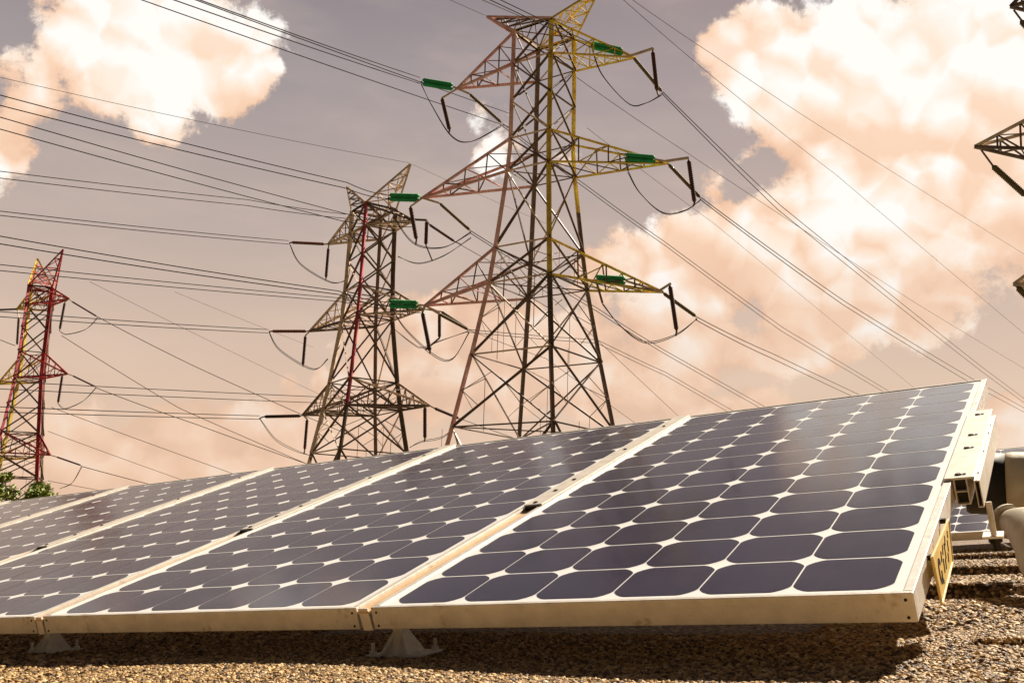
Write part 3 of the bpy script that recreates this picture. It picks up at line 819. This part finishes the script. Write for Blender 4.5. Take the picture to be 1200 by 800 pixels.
rig(MPY, minv, DM, [
    ('string', ((381, 286), (341, 284)), 87.5, .16, S_rust), ('string', ((385, 290), (382, 326)), 87.4, .15, S_str),
    ('loop', ((339, 285), (352, 310), (387, 331), (406, 328)), 87.5, .03, S_wire),
    ('string', ((360, 388), (318, 388)), 87.8, .16, S_rust), ('string', ((358, 393), (355, 428)), 87.6, .15, S_str),
    ('loop', ((315, 389), (328, 411), (366, 433), (384, 420)), 87.8, .03, S_wire),
    ('string', ((353, 487), (309, 488)), 87.8, .17, S_str), ('string', ((360, 491), (357, 527)), 87.6, .15, S_str),
    ('loop', ((304, 490), (322, 515), (345, 528), (362, 533)), 87.8, .025, S_wire),
    ('post', ((480, 257), (500, 258)), 82.4, .16, S_dark), ('string', ((500, 259), (499, 287)), 82.3, .17, S_str),
    ('string', ((503, 263), (533, 283)), (82.4, 84), .14, S_str), ('loop', ((466, 300), (490, 309), (520, 300), (552, 278)), 82.4, .025, S_wire),
    ('string', ((517, 365), (548, 385)), (82.2, 84), .14, S_str), ('loop', ((458, 382), (482, 402), (495, 408), (515, 400), (548, 388)), 82.3, .025, S_wire),
    ('string', ((498, 477), (498, 514)), 82.1, .17, S_str), ('string', ((509, 478), (538, 490)), (82.2, 84), .14, S_str),
    ('loop', ((480, 524), (494, 518), (520, 512), (538, 492)), 82.2, .025, S_wire),
])
# left pylon
DL = 132.0
LPY, linv = pylon('lattice_pylon', 'crimson and yellow pylon at the left photo edge above the green bush', DL, 38, 420,
    [(338, 2.15), (352, 2.15), (366, 2.15), (418, 2.2), (443, 2.3), (508, 3.2), (533, 3.6), (560, 4.0)], RAD(-27),
    [(-1, (20, 362), 339, 360, 134), (1, (81, 350), 339, 360, 129.5), (-1, (-3, 450), 414, 445, 134), (1, (79, 438), 414, 445, 129.5),
     (-1, (-14, 540), 508, 533, 134), (1, (59, 533), 508, 533, 129.5)],
    [((44, 303), 133, (0, 3, 1)), ((74, 292), 130.5, (3, 1, 2))],
    .36, [YE, RD, RD, DK],
    [(YE, YE, DK), (RD, OR, OR), (YE, YE, PL), (RD, OR, RD), (YE, YE, DK), (OR, RD, OR)], [(YE, OR), (RD, OR)])
rig(LPY, linv, DL, [
    ('string', ((84, 353), (114, 371)), (129.5, 131), .13, S_str), ('string', ((76, 354), (70, 386)), 129.5, .18, S_str),
    ('loop', ((70, 388), (78, 392), (100, 386), (114, 372)), 129.5, .03, S_wire),
    ('string', ((85, 440), (112, 453)), (129.5, 131), .13, S_str), ('string', ((73, 440), (68, 472)), 129.5, .18, S_str),
    ('loop', ((68, 473), (76, 479), (97, 470), (112, 454)), 129.5, .03, S_wire),
    ('string', ((66, 535), (95, 545)), (129.5, 131), .13, S_str), ('loop', ((70, 572), (84, 566), (95, 547)), 129.5, .03, S_wire),
    ('string', ((22, 372), (20, 404)), 134, .18, S_str), ('string', ((-4, 363), (22, 362)), 134, .15, S_str),
])
# right pylon, only its arm tips reach into the photograph
DR = 45.0
RPY, rinv = pylon('lattice_pylon', 'pylon at the right photo edge, only its left crossarm tips in view', DR, 1300, 150,
    [(-40, 2.12), (0, 2.12), (60, 2.14), (145, 2.2), (180, 2.3), (300, 2.9), (336, 3.1), (520, 5.0)], RAD(8),
    [(-1, (1184, 8), -40, 0, 46.4), (1, (1420, -50), -40, 0, 43.6), (-1, (1142, 172), 120, 180, 46.5), (1, (1460, 140), 130, 180, 43.5),
     (-1, (1188, 333), 290, 336, 46.5), (1, (1420, 320), 290, 336, 43.5)],
    [((1250, -110), 46, (0, 3, 1)), ((1360, -130), 44, (3, 1, 2))],
    .26, [PL, DK, DK, DK], [(DK, DK, DK), (DK, DK, DK), (DK, PL, DK), (PL, PL, DK), (PL, PL, DK), (PL, PL, DK)], [(PL, DK), (PL, DK)])
rig(RPY, rinv, DR, [
    ('post', ((1150, 176), (1164, 195)), 46.4, .07, S_dark), ('string', ((1163, 194), (1203, 230)), 46.4, .17, S_olv),
    ('post', ((1188, 12), (1197, 24)), 46.3, .07, S_dark), ('string', ((1196, 24), (1230, 62)), 46.3, .17, S_olv),
    ('string', ((1192, 336), (1228, 372)), 46.4, .17, S_olv),
])

# ---------------------------------------------------------------- overhead wires
def wire(pts, r, sag, label, group=None, ext0=0.0, ext1=0.0):
    P = [px(*p) for p in pts]
    if ext0: P[0] = P[0]+(P[0]-P[1])*ext0
    if ext1: P[-1] = P[-1]+(P[-1]-P[-2])*ext1
    Q = []
    for a, c in zip(P[:-1], P[1:]): Q += catenary(a, c, sag)[:-1]
    Q.append(P[-1]); o0 = P[0].copy(); b = MB(); b.tube([q-o0 for q in Q], r, 5)
    o = b.build('overhead_wire', S_wire, None, Matrix.Translation(o0), smooth=True)
    tag(o, label, 'wire', group or 'overhead power wires')
RB = .030
G = 'overhead power wires'
# spans of the tallest pylon towards the upper left
wire([(238, 0, 40), (492, 91, 61.6)], RB, .10, 'upper wire from the top left green insulator up past the left cloud', ext0=.3)
wire([(208, 0, 40), (492, 98, 61.6)], RB, .10, 'lower wire from the top left green insulator up past the left cloud', ext0=.3)
wire([(228, -2, 46), (600, 134, 72)], RB, .12, 'wire crossing the left cloud just below the pair, passing behind the tallest pylon top', ext0=.3)
wire([(165, -2, 46), (600, 150, 72)], RB, .12, 'lowest of the wires crossing the left cloud, passing behind the tallest pylon', ext0=.3)
wire([(528, 0, 50), (570, 19, 61.2)], .022, .02, 'thin earth wire to the pink left peak of the tallest pylon', ext0=1.5)
wire([(566, 0, 50), (628, 27, 64)], RB, .02, 'left of two wires at the top photo edge left of the yellow peak', ext0=1)
wire([(587, 0, 50), (693, 51, 58.4)], RB, .02, 'wire from the top right green insulator to the top photo edge', ext0=1)
wire([(575, 0, 50), (693, 56, 58.4)], RB, .02, 'lower wire from the top right green insulator to the top photo edge', ext0=1)
wire([(0, 110, 48), (407, 214, 60), (456, 229, 62.4)], RB, .14, 'topmost bold wire from the left edge to the middle left green insulator', ext0=.2)
wire([(0, 122, 48), (407, 221, 60), (456, 233, 62.4)], RB, .14, 'second bold wire from the left edge to the middle left green insulator', ext0=.2)
wire([(0, 136, 56), (403, 250, 80), (484, 262, 82.5)], .036, .14, 'third bold wire from the top at the left edge, ending at the second pylon', ext0=.2)
wire([(0, 150, 56), (401, 259, 80), (484, 266, 82.5)], .036, .14, 'fourth bold wire from the top at the left edge, ending at the second pylon', ext0=.2)
wire([(0, 275, 48), (397, 341, 59), (456, 354, 62.3)], RB, .14, 'upper wire passing over the left pylon peak to the lowest left green insulator', ext0=.2)
wire([(0, 284, 48), (397, 345, 59), (456, 358, 62.3)], RB, .14, 'lower wire passing over the left pylon peak to the lowest left green insulator', ext0=.2)
wire([(0, 200, 60), (290, 234, 76), (405, 251, 82)], .030, .08, 'upper wire of the faint pair reaching the second pylon below its peak', ext0=.2)
wire([(0, 208, 60), (290, 241, 76), (405, 256, 82)], .030, .08, 'lower wire of the faint pair reaching the second pylon below its peak', ext0=.2)
wire([(0, 246, 62), (338, 282, 87.5)], .032, .15, 'upper wire of the pair to the top left insulator of the second pylon', ext0=.2)
wire([(0, 251, 62), (338, 286, 87.5)], .032, .15, 'lower wire of the pair to the top left insulator of the second pylon', ext0=.2)
wire([(0, 309, 58), (397, 349, 80), (496, 364, 82.2)], .030, .10, 'upper wire of the pair crossing the left pylon below its peak', ext0=.2)
wire([(0, 316, 58), (397, 353, 80), (496, 367, 82.2)], .030, .10, 'lower wire of the pair crossing the left pylon below its peak', ext0=.2)
wire([(0, 364, 62), (314, 386, 87.8)], .032, .10, 'upper wire of the pair to the middle left insulator of the second pylon', ext0=.2)
wire([(0, 370, 62), (314, 390, 87.8)], .032, .10, 'lower wire of the pair to the middle left insulator of the second pylon', ext0=.2)
wire([(0, 446, 70), (378, 465, 95), (440, 470, 98)], .032, .06, 'upper wire of the level pair just above the low clouds', ext0=.2)
wire([(0, 455, 70), (378, 472, 95), (440, 477, 98)], .032, .06, 'lower wire of the level pair just above the low clouds', ext0=.2)
wire([(0, 476, 66), (304, 487, 87.8)], .032, .05, 'upper wire of the pair to the lowest left insulator of the second pylon', ext0=.2)
wire([(0, 482, 66), (304, 491, 87.8)], .032, .05, 'lower wire of the pair to the lowest left insulator of the second pylon', ext0=.2)
wire([(0, 88, 60), (480, 191, 83.5)], .018, .30, 'hair thin earth wire under the left cloud to the peak of the second pylon', ext0=.2)
wire([(484, 193, 83.5), (640, 262, 100)], .014, .05, 'hair thin earth wire right of the peak of the second pylon')
# from the left pylon down to the right
wire([(114, 371, 131), (230, 430, 139), (345, 481, 146)], .05, .10, 'upper wire from the top arm of the left pylon slanting down right', ext1=.6)
wire([(72, 393, 131), (210, 478, 140), (358, 542, 150)], .045, .10, 'wire from the jumper of the left pylon slanting down right', ext1=.4)
wire([(112, 454, 131), (230, 497, 139), (349, 539, 147)], .05, .10, 'wire from the middle arm of the left pylon slanting down to the panel edge', ext1=.4)
wire([(60, 477, 131), (270, 553, 150)], .040, .10, 'faint slanting wire below the middle arm of the left pylon', ext1=.4)
wire([(56, 505, 131), (215, 562, 150)], .034, .10, 'faint slanting wire above the lowest arm of the left pylon', ext1=.4)
wire([(95, 546, 131), (172, 566, 140)], .05, .05, 'wire from the lowest arm of the left pylon to the panel edge', ext1=.6)
wire([(56, 563, 131), (140, 578, 140)], .035, .05, 'short wire just above the farthest panel right of the bush', ext1=.6)
wire([(105, 330, 150), (330, 440, 190)], .030, .10, 'very faint slanting wire in the open sky between the left and second pylons', ext1=.4)
wire([(205, 342, 150), (330, 392, 190)], .026, .10, 'very faint short slanting wire left of the second pylon', ext1=.4)
wire([(0, 398, 131), (18, 405, 132)], .05, .02, 'short wire at the left photo edge to the left pylon')
# to the lower right
wire([(776, 107, 60), (915, 241, 84), (1151, 430, 150), (1200, 466, 175)], .032, .10, 'upper wire from the top right insulator of the tallest pylon to the right edge', ext1=2)
wire([(776, 110, 60), (912, 246, 84), (1149, 434, 150), (1200, 471, 175)], .032, .10, 'lower wire from the top right insulator of the tallest pylon to the right edge', ext1=2)
wire([(821, 231, 59), (990, 353, 85), (1154, 452, 125), (1200, 477, 145)], .030, .10, 'upper wire from the middle right insulator of the tallest pylon', ext1=2)
wire([(821, 234, 59), (988, 357, 85), (1152, 457, 125), (1200, 482, 145)], .030, .10, 'lower wire from the middle right insulator of the tallest pylon', ext1=2)
wire([(816, 371, 59), (905, 414, 75), (1008, 462, 105)], .028, .08, 'upper wire from the lowest right insulator of the tallest pylon', ext1=1.5)
wire([(816, 375, 59), (903, 419, 75), (1000, 464, 105)], .028, .08, 'lower wire from the lowest right insulator of the tallest pylon', ext1=1.5)
wire([(588, 144, 63), (688, 218, 74), (780, 284, 86), (918, 384, 110), (1042, 458, 140)], .030, .05, 'upper wire from the top left arm passing behind the tallest pylon', ext1=1)
wire([(588, 147, 63), (688, 222, 74), (780, 288, 86), (916, 388, 110), (1036, 459, 140)], .030, .05, 'lower wire from the top left arm passing behind the tallest pylon', ext1=1)
wire([(551, 270, 64), (700, 361, 80), (780, 411, 92), (893, 474, 118)], .030, .05, 'upper wire from the middle left arm passing behind the tallest pylon', ext1=1)
wire([(551, 273, 64), (700, 365, 80), (780, 415, 92), (885, 474, 118)], .030, .05, 'lower wire from the middle left arm passing behind the tallest pylon', ext1=1)
wire([(549, 386, 64), (700, 398, 80), (780, 436, 92), (858, 480, 112)], .026, .05, 'upper wire from the lowest left arm passing behind the tallest pylon', ext1=1)
wire([(549, 389, 64), (700, 402, 80), (780, 440, 92), (850, 480, 112)], .026, .05, 'lower wire from the lowest left arm passing behind the tallest pylon', ext1=1)
wire([(533, 283, 84), (640, 342, 100), (795, 487, 150)], .030, .05, 'wire from the top right insulator of the second pylon behind the tallest pylon', ext1=1)
wire([(548, 386, 84), (640, 420, 100), (740, 492, 130)], .028, .05, 'wire from the middle right insulator of the second pylon behind the tallest pylon', ext1=1)
wire([(538, 490, 84), (600, 512, 95)], .030, .02, 'wire from the lowest right insulator of the second pylon to the panel edge', ext1=1)
wire([(743, 0, 58), (832, 62, 70), (980, 160, 92), (1200, 297, 140)], .020, .10, 'upper of two thin wires crossing the big right cloud', ext0=.4, ext1=.5)
wire([(732, 0, 58), (834, 89, 70), (980, 205, 92), (1200, 390, 140)], .020, .10, 'lower of two thin wires crossing the big right cloud', ext0=.4, ext1=.5)
wire([(676, 91, 62), (802, 177, 80), (1073, 355, 130), (1200, 431, 170)], .022, .08, 'thin wire starting behind the tallest pylon top and ending at the right edge', ext1=.5)
wire([(688, 150, 66), (837, 262, 88), (1069, 452, 150)], .016, .08, 'hair thin wire between the middle and top right arms, ending above the nearest panel', ext1=.5)

# ---------------------------------------------------------------- tree whose crown shows over the farthest panel
def tree():
    base = px(12, 600, 26); c = Vector((base.x, base.y, 0))
    root = empty('leafy_tree', c); tag(root, 'small leafy tree crown showing above the panels at the left photo edge', 'tree')
    top = px(12, 561, 26).z; R0 = random.Random(3)
    bark = mat('brown_bark', (.09, .06, .04), .9, 0, .3, 6)
    b = MB(); b.tube([(0, 0, 0), (.08, 0, top*.3), (-.05, .05, top*.6), (.02, 0, top*.93)], [.13, .10, .07, .03], 9)
    b.build('trunk', bark, root, smooth=True)
    lf = bpy.data.materials.new('green_leaf'); lf.use_nodes = True; k = NT(lf.node_tree); p = lf.node_tree.nodes['Principled BSDF']
    t = k.node('ShaderNodeTexCoord').outputs['Object']
    k.set(p.inputs['Base Color'], k.ramp(k.noise(t, 3.5, 4, .6), [(.3, (.08, .13, .018)), (.5, (.20, .25, .035)), (.68, (.42, .42, .08))]))
    p.inputs['Roughness'].default_value = .55
    lim = MB(); cr = MB(); tipz = top
    clumps = []
    for i in range(46):
        x = R0.uniform(-1.9, 1.45); y = R0.uniform(-1.0, 1.0); hx = abs(x+.3)/1.7
        z = tipz-.05-.42*hx**2-R0.random()**1.6*1.5+R0.uniform(-.08, .10)
        clumps.append(Vector((x, y, z)))
    for q in clumps[:26]:
        s0 = Vector((0, 0, top*(.45+.3*R0.random()))); lim.tube([s0, s0.lerp(q, .5)+Vector((0, 0, .12)), q], [.035, .02, .008], 5)
    for q in clumps:
        rr = R0.uniform(.16, .34)
        for j in range(170):
            d = Vector((R0.gauss(0, 1), R0.gauss(0, 1), R0.gauss(0, 1))).normalized()*rr*R0.random()**.45
            d.z *= .8; c0 = q+d
            n_ = Vector((R0.gauss(0, 1), R0.gauss(0, 1), R0.gauss(.5, 1))).normalized(); a_ = n_.orthogonal().normalized(); b_ = n_.cross(a_)
            L = R0.uniform(.045, .085); w = L*.42
            cr.add([c0-a_*L, c0+b_*w+n_*.006, c0+a_*L, c0-b_*w+n_*.006], [(0, 1, 2, 3)])
    lim.build('branches', bark, root, smooth=True); cr.build('crown', lf, root)
tree()
scene.render.film_transparent = False
